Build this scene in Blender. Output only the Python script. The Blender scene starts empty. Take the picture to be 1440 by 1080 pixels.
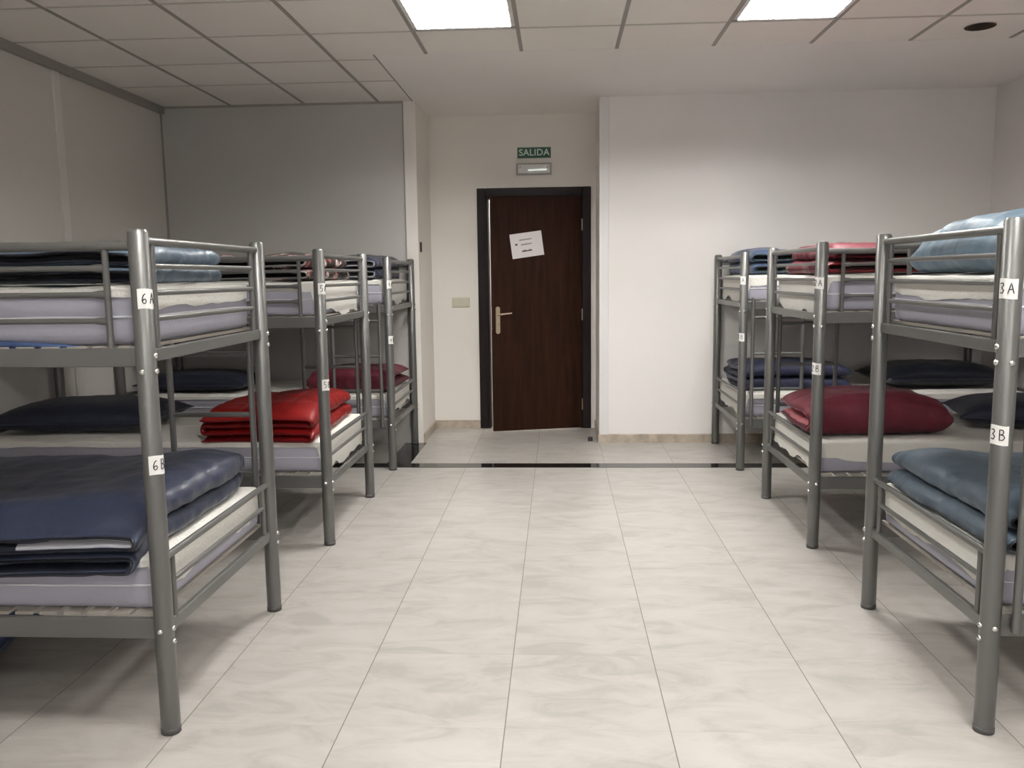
import bpy, bmesh, math, random
from math import sin, cos, pi, sqrt, exp, atan2
from mathutils import Vector, Matrix, noise

C = bpy.context.scene.collection
SC = bpy.context.scene

# ------------------------------------------------------------------ camera
FPX, PITCH, ROLL, YAW = 1180.8, 0.12803, 0.01235, -0.05594
CAM = Vector((0.1688, -2.3923, 1.3640))
cy, sy, cp, sp, cr, sr = cos(YAW), sin(YAW), cos(PITCH), sin(PITCH), cos(ROLL), sin(ROLL)
fwd = Vector((sy*cp, cy*cp, -sp)); right = Vector((cy, -sy, 0)); down = fwd.cross(right)
r2 = cr*right + sr*down; d2 = -sr*right + cr*down
cam_data = bpy.data.cameras.new('camera'); cam = bpy.data.objects.new('camera', cam_data); C.objects.link(cam)
cam_data.sensor_width = 36; cam_data.sensor_fit = 'HORIZONTAL'; cam_data.lens = FPX/1440*36
cam_data.clip_start = 0.05
m = Matrix((r2, -d2, -fwd)).transposed().to_4x4(); m.translation = CAM
cam.matrix_world = m
SC.camera = cam

# ------------------------------------------------------------------ world, exposure, lamps' strength
w = bpy.data.worlds.new('world'); SC.world = w; w.use_nodes = True
w.node_tree.nodes['Background'].inputs[0].default_value = (0.9, 0.95, 1, 1)
w.node_tree.nodes['Background'].inputs[1].default_value = 0.0
SC.view_settings.view_transform = 'Standard'; SC.view_settings.look = 'None'
SC.view_settings.gamma = 1; SC.view_settings.use_curve_mapping = False
SC.view_settings.exposure = 0.0
TUBE_STRENGTH = 265.0
REAR_TUBE_STRENGTH = 130.0
FRONT_TUBE_STRENGTH = 355.0
FILL_WINDOW_STRENGTH = 3.0
CORRIDOR_STRENGTH = 90.0
SC.cycles.use_denoising = True
SC.cycles.max_bounces = 8
SC.cycles.diffuse_bounces = 6

# ------------------------------------------------------------------ materials
MATS = {}
def srgb(r, g, b):
    f = lambda c: (c/255/12.92) if c/255 <= .04045 else ((c/255+.055)/1.055)**2.4
    return (f(r), f(g), f(b), 1)
def mat(name, col, rough=.6, metal=0., spec=.5, bump=0., bscale=40., var=0., vscale=3., sheen=0., emit=None, estr=0.,
        stretch=(1, 1, 1), coat=0.):
    if name in MATS: return MATS[name]
    M = bpy.data.materials.new(name); M.use_nodes = True; MATS[name] = M
    N, L = M.node_tree.nodes, M.node_tree.links; b = N['Principled BSDF']
    b.inputs['Base Color'].default_value = col; b.inputs['Roughness'].default_value = rough
    b.inputs['Metallic'].default_value = metal; b.inputs['Specular IOR Level'].default_value = spec
    b.inputs['Sheen Weight'].default_value = sheen
    b.inputs['Coat Weight'].default_value = coat
    if emit: b.inputs['Emission Color'].default_value = emit; b.inputs['Emission Strength'].default_value = estr
    if bump or var:
        tc = N.new('ShaderNodeTexCoord'); mp = N.new('ShaderNodeMapping'); L.new(tc.outputs['Object'], mp.inputs[0])
        mp.inputs['Scale'].default_value = stretch
    if var:
        n = N.new('ShaderNodeTexNoise'); n.inputs['Scale'].default_value = vscale; n.inputs['Detail'].default_value = 5
        L.new(mp.outputs[0], n.inputs[0])
        r = N.new('ShaderNodeValToRGB'); L.new(n.outputs[0], r.inputs[0])
        r.color_ramp.elements[0].position = .3; r.color_ramp.elements[1].position = .7
        r.color_ramp.elements[0].color = tuple(c*(1-var) for c in col[:3])+(1,)
        r.color_ramp.elements[1].color = tuple(min(1, c*(1+var)) for c in col[:3])+(1,)
        L.new(r.outputs[0], b.inputs['Base Color'])
    if bump:
        n = N.new('ShaderNodeTexNoise'); n.inputs['Scale'].default_value = bscale; n.inputs['Detail'].default_value = 4
        L.new(mp.outputs[0], n.inputs[0]); bp = N.new('ShaderNodeBump'); bp.inputs['Strength'].default_value = bump
        bp.inputs['Distance'].default_value = .01
        L.new(n.outputs[0], bp.inputs['Height']); L.new(bp.outputs[0], b.inputs['Normal'])
    return M

def floor_mat():
    M = bpy.data.materials.new('beige_floor_tile'); M.use_nodes = True
    N, L = M.node_tree.nodes, M.node_tree.links; b = N['Principled BSDF']
    tc = N.new('ShaderNodeTexCoord'); sx = N.new('ShaderNodeSeparateXYZ'); L.new(tc.outputs['Object'], sx.inputs[0])
    def mt(op, a, c=None, d=None):
        n = N.new('ShaderNodeMath'); n.operation = op
        for i, v in enumerate((a, c, d)):
            if v is None: continue
            if isinstance(v, (int, float)): n.inputs[i].default_value = v
            else: L.new(v, n.inputs[i])
        return n.outputs[0]
    def dist(o):                       # distance (m) to the nearest joint of a 0.5 m grid
        k = mt('DIVIDE', o, .5); fr = mt('FRACT', mt('ADD', k, .5)); return mt('MULTIPLY', mt('ABSOLUTE', mt('SUBTRACT', fr, .5)), .5)
    gx = mt('LESS_THAN', dist(sx.outputs[0]), .0017); gy = mt('LESS_THAN', dist(sx.outputs[1]), .0013)
    cell = N.new('ShaderNodeCombineXYZ')
    L.new(mt('FLOOR', mt('DIVIDE', sx.outputs[0], .5)), cell.inputs[0]); L.new(mt('FLOOR', mt('DIVIDE', sx.outputs[1], .5)), cell.inputs[1])
    wn = N.new('ShaderNodeTexWhiteNoise'); L.new(cell.outputs[0], wn.inputs[0])
    off = N.new('ShaderNodeVectorMath'); off.operation = 'SCALE'; L.new(wn.outputs['Color'], off.inputs[0]); off.inputs['Scale'].default_value = 7
    ad = N.new('ShaderNodeVectorMath'); ad.operation = 'ADD'; L.new(tc.outputs['Object'], ad.inputs[0]); L.new(off.outputs[0], ad.inputs[1])
    mp = N.new('ShaderNodeMapping'); mp.inputs['Scale'].default_value = (1.5, 3.2, 1); L.new(ad.outputs[0], mp.inputs[0])
    n = N.new('ShaderNodeTexNoise'); n.inputs['Scale'].default_value = 2.6; n.inputs['Detail'].default_value = 7; n.inputs['Roughness'].default_value = .62
    n.inputs['Distortion'].default_value = .8
    L.new(mp.outputs[0], n.inputs[0])
    r = N.new('ShaderNodeValToRGB'); L.new(n.outputs[0], r.inputs[0]); e = r.color_ramp.elements
    e[0].position = .36; e[0].color = (.375, .355, .33, 1); e[1].position = .62; e[1].color = (.475, .452, .425, 1)
    x = e.new(.47); x.color = (.43, .408, .38, 1)
    mx = N.new('ShaderNodeMix'); mx.data_type = 'RGBA'; L.new(gy, mx.inputs[0]); L.new(r.outputs[0], mx.inputs[6]); mx.inputs[7].default_value = (.42, .38, .33, 1)
    m2 = N.new('ShaderNodeMix'); m2.data_type = 'RGBA'; L.new(gx, m2.inputs[0]); L.new(mx.outputs[2], m2.inputs[6]); m2.inputs[7].default_value = (.17, .145, .12, 1)
    L.new(m2.outputs[2], b.inputs['Base Color'])
    b.inputs['Roughness'].default_value = .33; b.inputs['Specular IOR Level'].default_value = .35
    hg = mt('SUBTRACT', 1, mt('MAXIMUM', gx, gy)); bp = N.new('ShaderNodeBump'); bp.inputs['Strength'].default_value = .25; bp.inputs['Distance'].default_value = .001
    L.new(hg, bp.inputs['Height']); L.new(bp.outputs[0], b.inputs['Normal'])
    return M

M_FLOOR = floor_mat()
M_METAL = mat('grey_painted_steel', (.165, .165, .16, 1), .36, .55, .5, bump=.04, bscale=200)
M_FOOT = mat('dark_grey_plastic', (.07, .07, .068, 1), .5)
M_BOLT = mat('chrome_bolt', (.75, .74, .72, 1), .22, 1.)
M_BLACK = mat('black_plastic', (.02, .02, .02, 1), .5)
M_WALLR = mat('white_wall_paint', (.80, .775, .755, 1), .75, bump=.05, bscale=60, var=.02, vscale=1.2)
M_WALLD = mat('cream_wall_paint', (.77, .735, .69, 1), .75, bump=.05, bscale=60, var=.02, vscale=1.2)
M_REAR = mat('taupe_wall_paint', (.38, .36, .34, 1), .8)
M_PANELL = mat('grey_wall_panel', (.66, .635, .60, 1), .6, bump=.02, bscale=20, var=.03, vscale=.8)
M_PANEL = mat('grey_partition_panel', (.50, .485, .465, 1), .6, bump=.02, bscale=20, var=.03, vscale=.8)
M_TRIMG = mat('grey_trim', (.33, .31, .285, 1), .6)
M_TRIMW = mat('white_trim', (.74, .73, .72, 1), .45)
M_CEIL = mat('mineral_ceiling_tile', (.84, .81, .77, 1), .9, bump=.15, bscale=150, var=.04, vscale=1.1)
M_SOFF = mat('plaster_ceiling', (.84, .815, .79, 1), .85, var=.02, vscale=1)
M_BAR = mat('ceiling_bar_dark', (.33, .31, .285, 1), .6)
M_BARL = mat('ceiling_bar_light', (.58, .555, .52, 1), .7)
M_BASE = mat('beige_baseboard_tile', (.42, .36, .29, 1), .4, var=.22, vscale=14)
M_GRAN = mat('black_granite', (.012, .011, .011, 1), .06, spec=.6)
M_WOOD = mat('dark_brown_wood', (.019, .0075, .0042, 1), .55, var=.35, vscale=5, stretch=(7, 7, .5), spec=.06)
M_WOODF = mat('dark_wood_frame', (.012, .0075, .0075, 1), .5, spec=.15, var=.25, vscale=6, stretch=(7, 7, .5))
M_BRASS = mat('satin_brass', (.50, .42, .30, 1), .3, 1.)
M_PAPER = mat('white_paper', (.72, .68, .69, 1), .8)
M_INK = mat('black_ink', (.012, .012, .012, 1), .7)
M_TAG = mat('white_tag_paper', (.82, .81, .79, 1), .7)
M_IVORY = mat('ivory_plastic', (.55, .52, .42, 1), .4)
M_GREEN = mat('exit_green', (.006, .075, .038, 1), .5)
M_WHITE = mat('white_enamel', (.80, .80, .79, 1), .35)
M_LOUVER = mat('aluminium_louver', (.62, .62, .61, 1), .12, 1.0)
M_TUBE = mat('fluorescent_tube', (1, 1, 1, 1), .5, emit=(1., .978, .94, 1), estr=TUBE_STRENGTH)
M_TUBEF = mat('fluorescent_tube_new', (1, 1, 1, 1), .5, emit=(1., .978, .94, 1), estr=FRONT_TUBE_STRENGTH)  # same kind of tube, emission raised to brighten the door end
M_TUBER = mat('fluorescent_tube_old', (1, 1, 1, 1), .5, emit=(1., .978, .94, 1), estr=REAR_TUBE_STRENGTH)  # same kind of tube, emission lowered to cut light under the bunks
M_CTUBE = mat('corridor_tube', (1, 1, 1, 1), .5, emit=(1., .97, .92, 1), estr=CORRIDOR_STRENGTH)
M_FILLPANE = mat('daylit_pane', (1, 1, 1, 1), .3, emit=(.97, .98, 1, 1), estr=FILL_WINDOW_STRENGTH)  # glow of the added rear windows, fill light only
M_GREYP = mat('light_grey_plastic', (.36, .345, .325, 1), .4)
M_SLAT = mat('birch_slat', (.36, .33, .29, 1), .5, var=.2, vscale=6, stretch=(1, .2, 1))
M_MATT = mat('lavender_grey_ticking', (.37, .365, .43, 1), .55, bump=.1, bscale=60)
M_PIPE = mat('mattress_piping', (.62, .62, .66, 1), .5)
M_PROT = mat('white_terry_cover', (.76, .745, .70, 1), .9, bump=.35, bscale=90)
M_DARKGAP = mat('dark_recess', (.05, .035, .025, 1), .8)

def fabric(name, rgb, rough=.42, sheen=.06, bump=.35, spec=.35):
    return mat(name, srgb(*rgb), rough, 0, spec, bump=bump, bscale=22, var=.10, vscale=9, sheen=sheen)

# ------------------------------------------------------------------ mesh helpers
class MB:
    def __init__(s): s.v = []; s.f = []; s.m = []; s.smooth = []
    def add(s, vs, fs, mi=0, sm=True):
        o = len(s.v); s.v += [tuple(v) for v in vs]
        for f in fs: s.f.append(tuple(i+o for i in f)); s.m.append(mi); s.smooth.append(sm)
    def box(s, a, b, mi=0):
        x0, y0, z0 = [min(p, q) for p, q in zip(a, b)]; x1, y1, z1 = [max(p, q) for p, q in zip(a, b)]
        s.add([(x0, y0, z0), (x1, y0, z0), (x1, y1, z0), (x0, y1, z0), (x0, y0, z1), (x1, y0, z1), (x1, y1, z1), (x0, y1, z1)],
              [(0, 3, 2, 1), (4, 5, 6, 7), (0, 1, 5, 4), (1, 2, 6, 5), (2, 3, 7, 6), (3, 0, 4, 7)], mi, False)
    def tube(s, pts, r, n=14, mi=0, cap=True, sq=None):
        pts = [Vector(p) for p in pts]; rings = []; N = len(pts)
        rr = r if isinstance(r, (list, tuple)) else [r]*N
        prev = None
        for i, p in enumerate(pts):
            t = (pts[min(i+1, N-1)]-pts[max(i-1, 0)]).normalized()
            a = prev if prev is not None else (Vector((0, 0, 1)) if abs(t.z) < .9 else Vector((1, 0, 0)))
            u = (a - t*a.dot(t)).normalized(); v = t.cross(u); prev = u
            su, sv = (1, 1) if sq is None else sq
            rings.append([p + u*cos(2*pi*k/n)*rr[i]*su + v*sin(2*pi*k/n)*rr[i]*sv for k in range(n)])
        vs = [q for R in rings for q in R]; fs = []
        for i in range(N-1):
            for k in range(n): fs.append((i*n+k, i*n+(k+1) % n, (i+1)*n+(k+1) % n, (i+1)*n+k))
        s.add(vs, fs, mi)
        if cap:
            s.add(rings[0], [tuple(reversed(range(n)))], mi, False); s.add(rings[-1], [tuple(range(n))], mi, False)
    def lathe(s, c, axis, prof, n=20, mi=0):      # prof: (radius, height along axis)
        c = Vector(c); ax = Vector(axis).normalized(); a = Vector((0, 0, 1)) if abs(ax.z) < .9 else Vector((1, 0, 0))
        u = (a-ax*a.dot(ax)).normalized(); v = ax.cross(u); vs = []
        for r, h in prof: vs += [c+ax*h+u*r*cos(2*pi*k/n)+v*r*sin(2*pi*k/n) for k in range(n)]
        fs = [(i*n+k, i*n+(k+1) % n, (i+1)*n+(k+1) % n, (i+1)*n+k) for i in range(len(prof)-1) for k in range(n)]
        s.add(vs, fs, mi)
    def build(s, name, mats, parent=None, bevel=0, smooth_angle=True):
        me = bpy.data.meshes.new(name); me.from_pydata(s.v, [], s.f)
        for mm in (mats if isinstance(mats, (list, tuple)) else [mats]): me.materials.append(mm)
        for p, mi, sm in zip(me.polygons, s.m, s.smooth): p.material_index = mi; p.use_smooth = sm
        me.update(); o = bpy.data.objects.new(name, me); C.objects.link(o)
        if parent: o.parent = parent; o.matrix_parent_inverse = parent_inv(parent)
        if bevel:
            bv = o.modifiers.new('bevel', 'BEVEL'); bv.width = bevel; bv.segments = 2; bv.limit_method = 'ANGLE'
        return o
def parent_inv(p):
    # objects are built in world coordinates; parents sit at translations only
    return Matrix.Translation(-p.location)
def empty(name, loc):
    o = bpy.data.objects.new(name, None); o.location = loc; o.empty_display_size = .1; C.objects.link(o); return o
def tag(o, label=None, cat=None, group=None, kind=None):
    if label: o['label'] = label
    if cat: o['category'] = cat
    if group: o['group'] = group
    if kind: o['kind'] = kind
    return o
def struct(name, mb, m, bevel=0):
    return tag(mb.build(name, m, None, bevel), kind='structure')
def boxobj(name, a, b, m, parent=None, bevel=0):
    q = MB(); q.box(a, b); return q.build(name, m, parent, bevel)

# ------------------------------------------------------------------ the room
XL, XR, YB, ZC = -3.01, 3.50, 4.40, 2.74
YBACK, YD = -6.2, 5.08                      # wall behind the camera, wall with the door
RX0, RX1 = -0.95, 0.50                      # alcove of the door
q = MB(); q.box((XL-.1, YBACK-.1, -.08), (XR+.1, 7.6, 0)); struct('floor', q, M_FLOOR)
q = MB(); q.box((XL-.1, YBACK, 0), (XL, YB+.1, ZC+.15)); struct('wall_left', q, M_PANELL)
q = MB(); q.box((XR, YBACK, 0), (XR+.1, YB+.1, ZC+.15)); struct('wall_right', q, M_WALLR)
q = MB(); q.box((XL-.1, YBACK-.1, 0), (XR+.1, YBACK, ZC+.15)); struct('wall_rear', q, M_REAR)
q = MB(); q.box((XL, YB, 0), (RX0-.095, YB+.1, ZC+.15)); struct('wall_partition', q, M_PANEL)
q = MB(); q.box((RX0-.095, YB-.004, 0), (RX0, YD+.12, ZC+.15)); struct('wall_alcove_left', q, M_WALLD, .002)
q = MB(); q.box((RX1, YB, 0), (XR+.1, YD+.12, ZC+.15)); struct('wall_back', q, M_WALLR)
# door wall with opening
OX0, OX1, OZ = -.470, .392, 2.055
q = MB(); q.box((RX0, YD, 0), (OX0, YD+.12, ZC+.15)); q.box((OX1, YD, 0), (RX1, YD+.12, ZC+.15)); q.box((OX0, YD, OZ), (OX1, YD+.12, ZC+.15))
struct('wall_door', q, M_WALLD)
# corridor beyond the door
q = MB(); q.box((-2.2, 6.6, 0), (2.2, 6.7, ZC)); q.box((-2.2, YD+.12, 0), (-2.1, 6.6, ZC)); q.box((2.1, YD+.12, 0), (2.2, 6.6, ZC)); q.box((-2.2, YD+.12, ZC), (2.2, 6.7, ZC+.1))
struct('wall_corridor', q, M_WALLR)
# unseen glowing windows, added behind the camera as frontal fill light
for i, xc in enumerate((-1.55, .35, 2.25)):
    t = empty('window_%d' % (i+1), (xc, YBACK, 1.75)); t['kind'] = 'structure'
    q = MB(); a, b = .78, .62
    for p0, p1 in (((-a, -b), (a, -b+.05)), ((-a, b-.05), (a, b)), ((-a, -b), (-a+.05, b)), ((a-.05, -b), (a, b)), ((-.025, -b), (.025, b))):
        q.box((xc+p0[0], YBACK, 1.75+p0[1]), (xc+p1[0], YBACK+.05, 1.75+p1[1]))
    q.build('window_frame', M_TRIMW, t)
    q = MB(); q.box((xc-a+.05, YBACK+.005, 1.75-b+.05), (xc+a-.05, YBACK+.015, 1.75+b-.05)); q.build('pane', M_FILLPANE, t)
# trims
q = MB(); q.box((XL, YBACK, ZC-.055), (XL+.035, YB, ZC)); struct('trim_1', q, M_TRIMG)
q = MB(); q.box((XL, 2.93, 0), (XL+.014, 3.00, ZC-.055)); struct('trim_2', q, mat('panel_joint', (.74, .72, .69, 1), .5), .002)
q = MB(); q.box((XL, 0.33, 0), (XL+.010, 0.40, ZC-.055)); struct('trim_3', q, MATS['panel_joint'], .002)
q = MB(); q.box((XL, YB-.012, 0), (XL+.012, YB, ZC-.055)); struct('trim_4', q, M_TRIMG)
q = MB(); q.box((XL+.03, YB-.012, ZC-.016), (RX0-.10, YB, ZC)); struct('trim_5', q, M_TRIMG)
q = MB(); q.box((RX0-.105, YB-.010, 0), (RX0-.097, YB, ZC)); struct('trim_6', q, M_TRIMG)
q = MB(); q.box((RX1-.003, YB-.012, 0.07), (RX1+.072, YB, ZC-.008)); struct('trim_7', q, M_TRIMW, .003)
# baseboards
def baseboard(name, a, b):
    a = Vector(a); b = Vector(b); L = (b-a).length; d = (b-a).normalized(); nrm = Vector((-d.y, d.x, 0)); n = max(1, round(L/.41)); q = MB()
    for i in range(n):
        p0 = a+d*(L*i/n+.001); p1 = a+d*(L*(i+1)/n-.001)
        vs = []
        for p in (p0, p1):
            for o, z in ((0, 0), (.011, 0), (.011, .068), (.006, .074), (0, .074)): vs.append(p+nrm*o+Vector((0, 0, z)))
        fs = [(k, (k+1) % 5, 5+(k+1) % 5, 5+k) for k in range(5)]+[(4, 3, 2, 1, 0), (5, 6, 7, 8, 9)]
        q.add(vs, [tuple(reversed(f)) for f in fs], 0, False)
    return struct(name, q, M_BASE)
baseboard('baseboard_door', (-.535, YD, 0), (RX0, YD, 0))
baseboard('baseboard_alcove_left', (RX0, YD, 0), (RX0, YB, 0))
baseboard('baseboard_alcove_right', (RX1, YB, 0), (RX1, YD, 0))
baseboard('baseboard_back', (XR, YB, 0), (RX1-.011, YB, 0))
baseboard('baseboard_right', (XR, YBACK, 0), (XR, YB, 0))
# granite threshold, L-shaped, let into the floor
q = MB(); q.box((-2.9, 3.495, -.01), (3.4, 3.63, .0015)); struct('trim_8', q, M_GRAN)
q = MB(); q.box((-1.10, 3.63, -.01), (-.925, 4.40, .0015)); struct('trim_9', q, M_GRAN)

# ceiling: tiles with openings for lamps and the round hole
GX = [-3.60, -3.01, -2.43, -1.835, -1.240, -.642, -.050, .535, 1.120, 1.703, 2.288, 2.875, 3.46, 3.60]
GY = [4.40, 3.70, 3.11] + [3.11-.59*k for k in range(1, 17)]
LAMPS = [(ix, iy) for iy in (3, 8, 12) for ix in (5, 8)]      # cell indices (ix, GY index of the far edge)
LAMP_CELLS = set(LAMPS)
HOLE = (2.575, 2.745, .072)
q = MB()
for ix in range(1, len(GX)-1):
    for iy in range(len(GY)-1):
        x0, x1 = GX[ix], min(GX[ix+1], XR); y1, y0 = GY[iy], GY[iy+1]
        if x0 < XL: x0 = XL
        if (ix, iy) in LAMP_CELLS: continue
        if x0 < HOLE[0] < x1 and y0 < HOLE[1] < y1:
            n = 40; ring = []; outer = []
            for k in range(n):
                a = 2*pi*k/n; dx, dy = cos(a), sin(a); ring.append((HOLE[0]+HOLE[2]*dx, HOLE[1]+HOLE[2]*dy, ZC))
                t = min((((x1 if dx > 0 else x0)-HOLE[0])/dx) if abs(dx) > 1e-6 else 9, (((y1 if dy > 0 else y0)-HOLE[1])/dy) if abs(dy) > 1e-6 else 9)
                outer.append((HOLE[0]+dx*t, HOLE[1]+dy*t, ZC))
            q.add(ring+outer, [(k, (k+1) % n, n+(k+1) % n, n+k) for k in range(n)], 0, False)
            for cx, cy_, in ((x0, y0), (x1, y0), (x0, y1), (x1, y1)):   # corners between the last two rim points
                near = sorted(range(n), key=lambda k: (outer[k][0]-cx)**2+(outer[k][1]-cy_)**2)[:2]
                q.add([outer[near[0]], outer[near[1]], (cx, cy_, ZC)], [(0, 1, 2)], 0, False)
            q.add([(p[0], p[1], ZC) for p in ring]+[(p[0], p[1], ZC+.015) for p in ring], [(k, (k+1) % n, n+(k+1) % n, n+k) for k in range(n)], 0, False)
        else:
            s_ = .0; q.add([(x0, y0, ZC), (x1, y0, ZC), (x1, y1, ZC), (x0, y1, ZC)], [(0, 1, 2, 3)], 0, False)
struct('ceiling', q, M_CEIL)
# plaster part of the ceiling in front of the door
SX0 = -.965
q = MB(); q.box((SX0, 3.0, ZC-.0012), (XR, YB, ZC+.05)); q.box((RX0-.01, YB, ZC-.0012), (RX1+.01, YD+.05, ZC+.05)); struct('trim_10', q, M_SOFF)
q = MB(); q.box((SX0-.010, 3.0, ZC-.004), (SX0, YB, ZC+.002)); struct('trim_13', q, M_BAR)  # thin dark strip standing in for the shadow line at the soffit edge
# bars between tiles
q = MB()
for x in GX[2:13]:
    ytop = YB if x < SX0 else 3.0
    q.box((x-.011, YBACK, ZC-.004), (x+.011, ytop, ZC+.002))
struct('trim_11', q, M_BAR)
q = MB()
for y in GY[1:]:
    for i in range(1, 12):
        x0, x1 = GX[i]+.011, GX[i+1]-.011
        if y > 3.0 and x0 > SX0: continue
        if y > 3.0 and x1 > SX0: x1 = SX0
        q.box((x0, y-.010, ZC-.003), (x1, y+.010, ZC+.002))
struct('trim_12', q, M_BARL)
# hole: recessed round can
q = MB(); q.lathe((HOLE[0], HOLE[1], ZC), (0, 0, 1), [(HOLE[2]+.010, -.003), (HOLE[2]+.006, -.005), (HOLE[2]-.001, -.004), (HOLE[2]-.002, .06), (.0001, .06)], 40)
o = q.build('ceiling_hole_cup', M_DARKGAP); tag(o, 'round dark brown recessed opening in a ceiling tile', 'ceiling opening')

# ------------------------------------------------------------------ ceiling lamps
def lamp(ix, iy, label, group):
    x0, x1 = GX[ix]+.012, GX[ix+1]-.012; y1, y0 = GY[iy]-.012, GY[iy+1]+.012
    if iy == 3: y1 -= .018
    t = empty('ceiling_light', ((x0+x1)/2, (y0+y1)/2, ZC)); tag(t, label, 'ceiling light', group)
    q = MB(); z = ZC-.006; H = .085; e = .022
    q.box((x0, y0, z), (x1, y0+e, z+.012)); q.box((x0, y1-e, z), (x1, y1, z+.012)); q.box((x0, y0, z), (x0+e, y1, z+.012)); q.box((x1-e, y0, z), (x1, y1, z+.012))
    q.build('frame', M_WHITE, t)
    q = MB(); a0, a1, b0, b1 = x0+.010, x1-.010, y0+.010, y1-.010
    q.box((a0, b0, z+.012), (a0+.003, b1, z+H)); q.box((a1-.003, b0, z+.012), (a1, b1, z+H)); q.box((a0, b0, z+.012), (a1, b0+.003, z+H)); q.box((a0, b1-.003, z+.012), (a1, b1, z+H)); q.box((a0, b0, z+H), (a1, b1, z+H+.003))
    q.build('housing', M_WHITE, t)
    q = MB(); n = 8; mth = 3
    for i in range(1, n):
        x = x0+e+(x1-x0-2*e)*i/n; q.box((x-.0012, y0+e, z+.002), (x+.0012, y1-e, z+.020))
    for j in range(0, mth*2+1):
        y = y0+e+(y1-y0-2*e)*j/(mth*2); wd = .004 if j % 2 == 0 else .0015; q.box((x0+e, y-wd, z+.004), (x1-e, y+wd, z+.018))
    q.build('louver', M_LOUVER, t)
    for k in range(4):
        y = y0+(y1-y0)*(k+.5)/4; q = MB(); q.tube([(x0+.03, y, z+.044), (x1-.03, y, z+.044)], .013, 10); q.build('fluorescent_tube', {3: M_TUBEF, 8: M_TUBE, 12: M_TUBER}[iy], t)
GRP = 'louvred ceiling lights'
for (ix, iy) in LAMPS:
    side = 'left of the middle, nearly above the door line' if ix == 5 else 'right of the middle, above the right bunks'
    if iy == 3:
        lab = 'lit square louvred ceiling light, the left one of the two in view' if ix == 5 else 'lit square louvred ceiling light, the right one of the two in view'
        lamp(ix, iy, lab, GRP)
    else:
        lamp(ix, iy, 'lit square louvred ceiling light behind the viewpoint, outside the photo', 'louvred ceiling lights out of view')
# corridor lamp
q = MB(); q.tube([(-1.2, 5.9, ZC-.05), (1.2, 5.9, ZC-.05)], .02, 10); o = q.build('corridor_tube_light', M_CTUBE)
tag(o, 'fluorescent tube on the corridor ceiling beyond the door', 'ceiling light')

# ------------------------------------------------------------------ door
fr = empty('door_1', (0, YD, 0)); fr['kind'] = 'structure'
q = MB()
FX0, FX1, FZ = -.538, .457, 2.125
for a, b in (((FX0, YD-.018, 0), (FX0+.075, YD, FZ)), ((FX1-.075, YD-.018, 0), (FX1, YD, FZ)), ((FX0+.075, YD-.018, FZ-.075), (FX1-.075, YD, FZ))): q.box(a, b)
q.build('architrave', M_WOODF, fr, .005)
q = MB()
for a, b in (((OX0, YD-.005, 0), (OX0+.028, YD+.12, OZ)), ((OX1-.028, YD-.005, 0), (OX1, YD+.12, OZ)), ((OX0, YD-.005, OZ-.02), (OX1, YD+.12, OZ))): q.box(a, b)
q.box((OX0+.028, YD+.045, 0), (OX0+.030, YD+.12, OZ-.02))
q.build('jamb', M_WOODF, fr, .002)
# leaf, hinged on the right, standing ajar into the room
HX, HY = .366, YD-.012; ANG = math.radians(13.8); LW = .800
ux, uy = -cos(ANG), -sin(ANG); nx, ny = -sin(ANG)*-1, -cos(ANG)      # n points into the room
nx, ny = (sin(ANG), -cos(ANG))
def D(a, n, z): return Vector((HX+ux*a+nx*n, HY+uy*a+ny*n, z))   # a along leaf from hinge, n towards room
def dbox(q, a0, a1, n0, n1, z0, z1, mi=0):
    vs = [D(a, n, z) for z in (z0, z1) for (a, n) in ((a0, n0), (a1, n0), (a1, n1), (a0, n1))]
    q.add(vs, [(0, 1, 2, 3), (7, 6, 5, 4), (0, 4, 5, 1), (1, 5, 6, 2), (2, 6, 7, 3), (3, 7, 4, 0)], mi, False)
q = MB(); dbox(q, 0, LW, 0, .036, .012, 2.035)
leaf = q.build('door_leaf', M_WOOD, fr, .002)
# escutcheon and lever
q = MB(); A = LW-.052
prof = []
for k in range(24):
    a = 2*pi*k/24; prof.append((.0195*cos(a), (.098 if sin(a) > 0 else -.098)+.0195*sin(a)))
vs = [D(A+p[0], .0362, .985+p[1]) for p in prof]+[D(A+p[0]*.9, .0425, .985+p[1]) for p in prof]
n = 24; q.add(vs, [(k, (k+1) % n, n+(k+1) % n, n+k) for k in range(n)]+[tuple(range(n, 2*n))], 0, False)
hp = q.build('handle_plate', M_BRASS, leaf)
q = MB(); q.tube([D(A, .040, 1.035), D(A, .078, 1.035), D(A-.012, .088, 1.036), D(A-.05, .090, 1.040), D(A-.115, .086, 1.046)], [.009, .009, .009, .0075, .006], 12)
q.lathe(D(A, .042, 1.035), (nx, ny, 0), [(.014, 0), (.014, .008), (.009, .010)], 18)
q.build('door_handle', M_BRASS, leaf)
q = MB(); q.lathe(D(A, .0425, .955), (nx, ny, 0), [(.009, 0), (.009, .004), (.0001, .005)], 16); q.build('keyhole', M_BOLT, leaf)
q = MB(); dbox(q, LW-.0005, LW+.0025, .006, .030, .90, 1.10); q.build('lock_plate', M_BRASS, leaf)
for z in (.22, 1.02, 1.80):
    q = MB(); q.tube([(HX+.012, YD-.028, z-.05), (HX+.012, YD-.028, z+.05)], .007, 10); q.build('hinge', M_BRASS, leaf)
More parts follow.
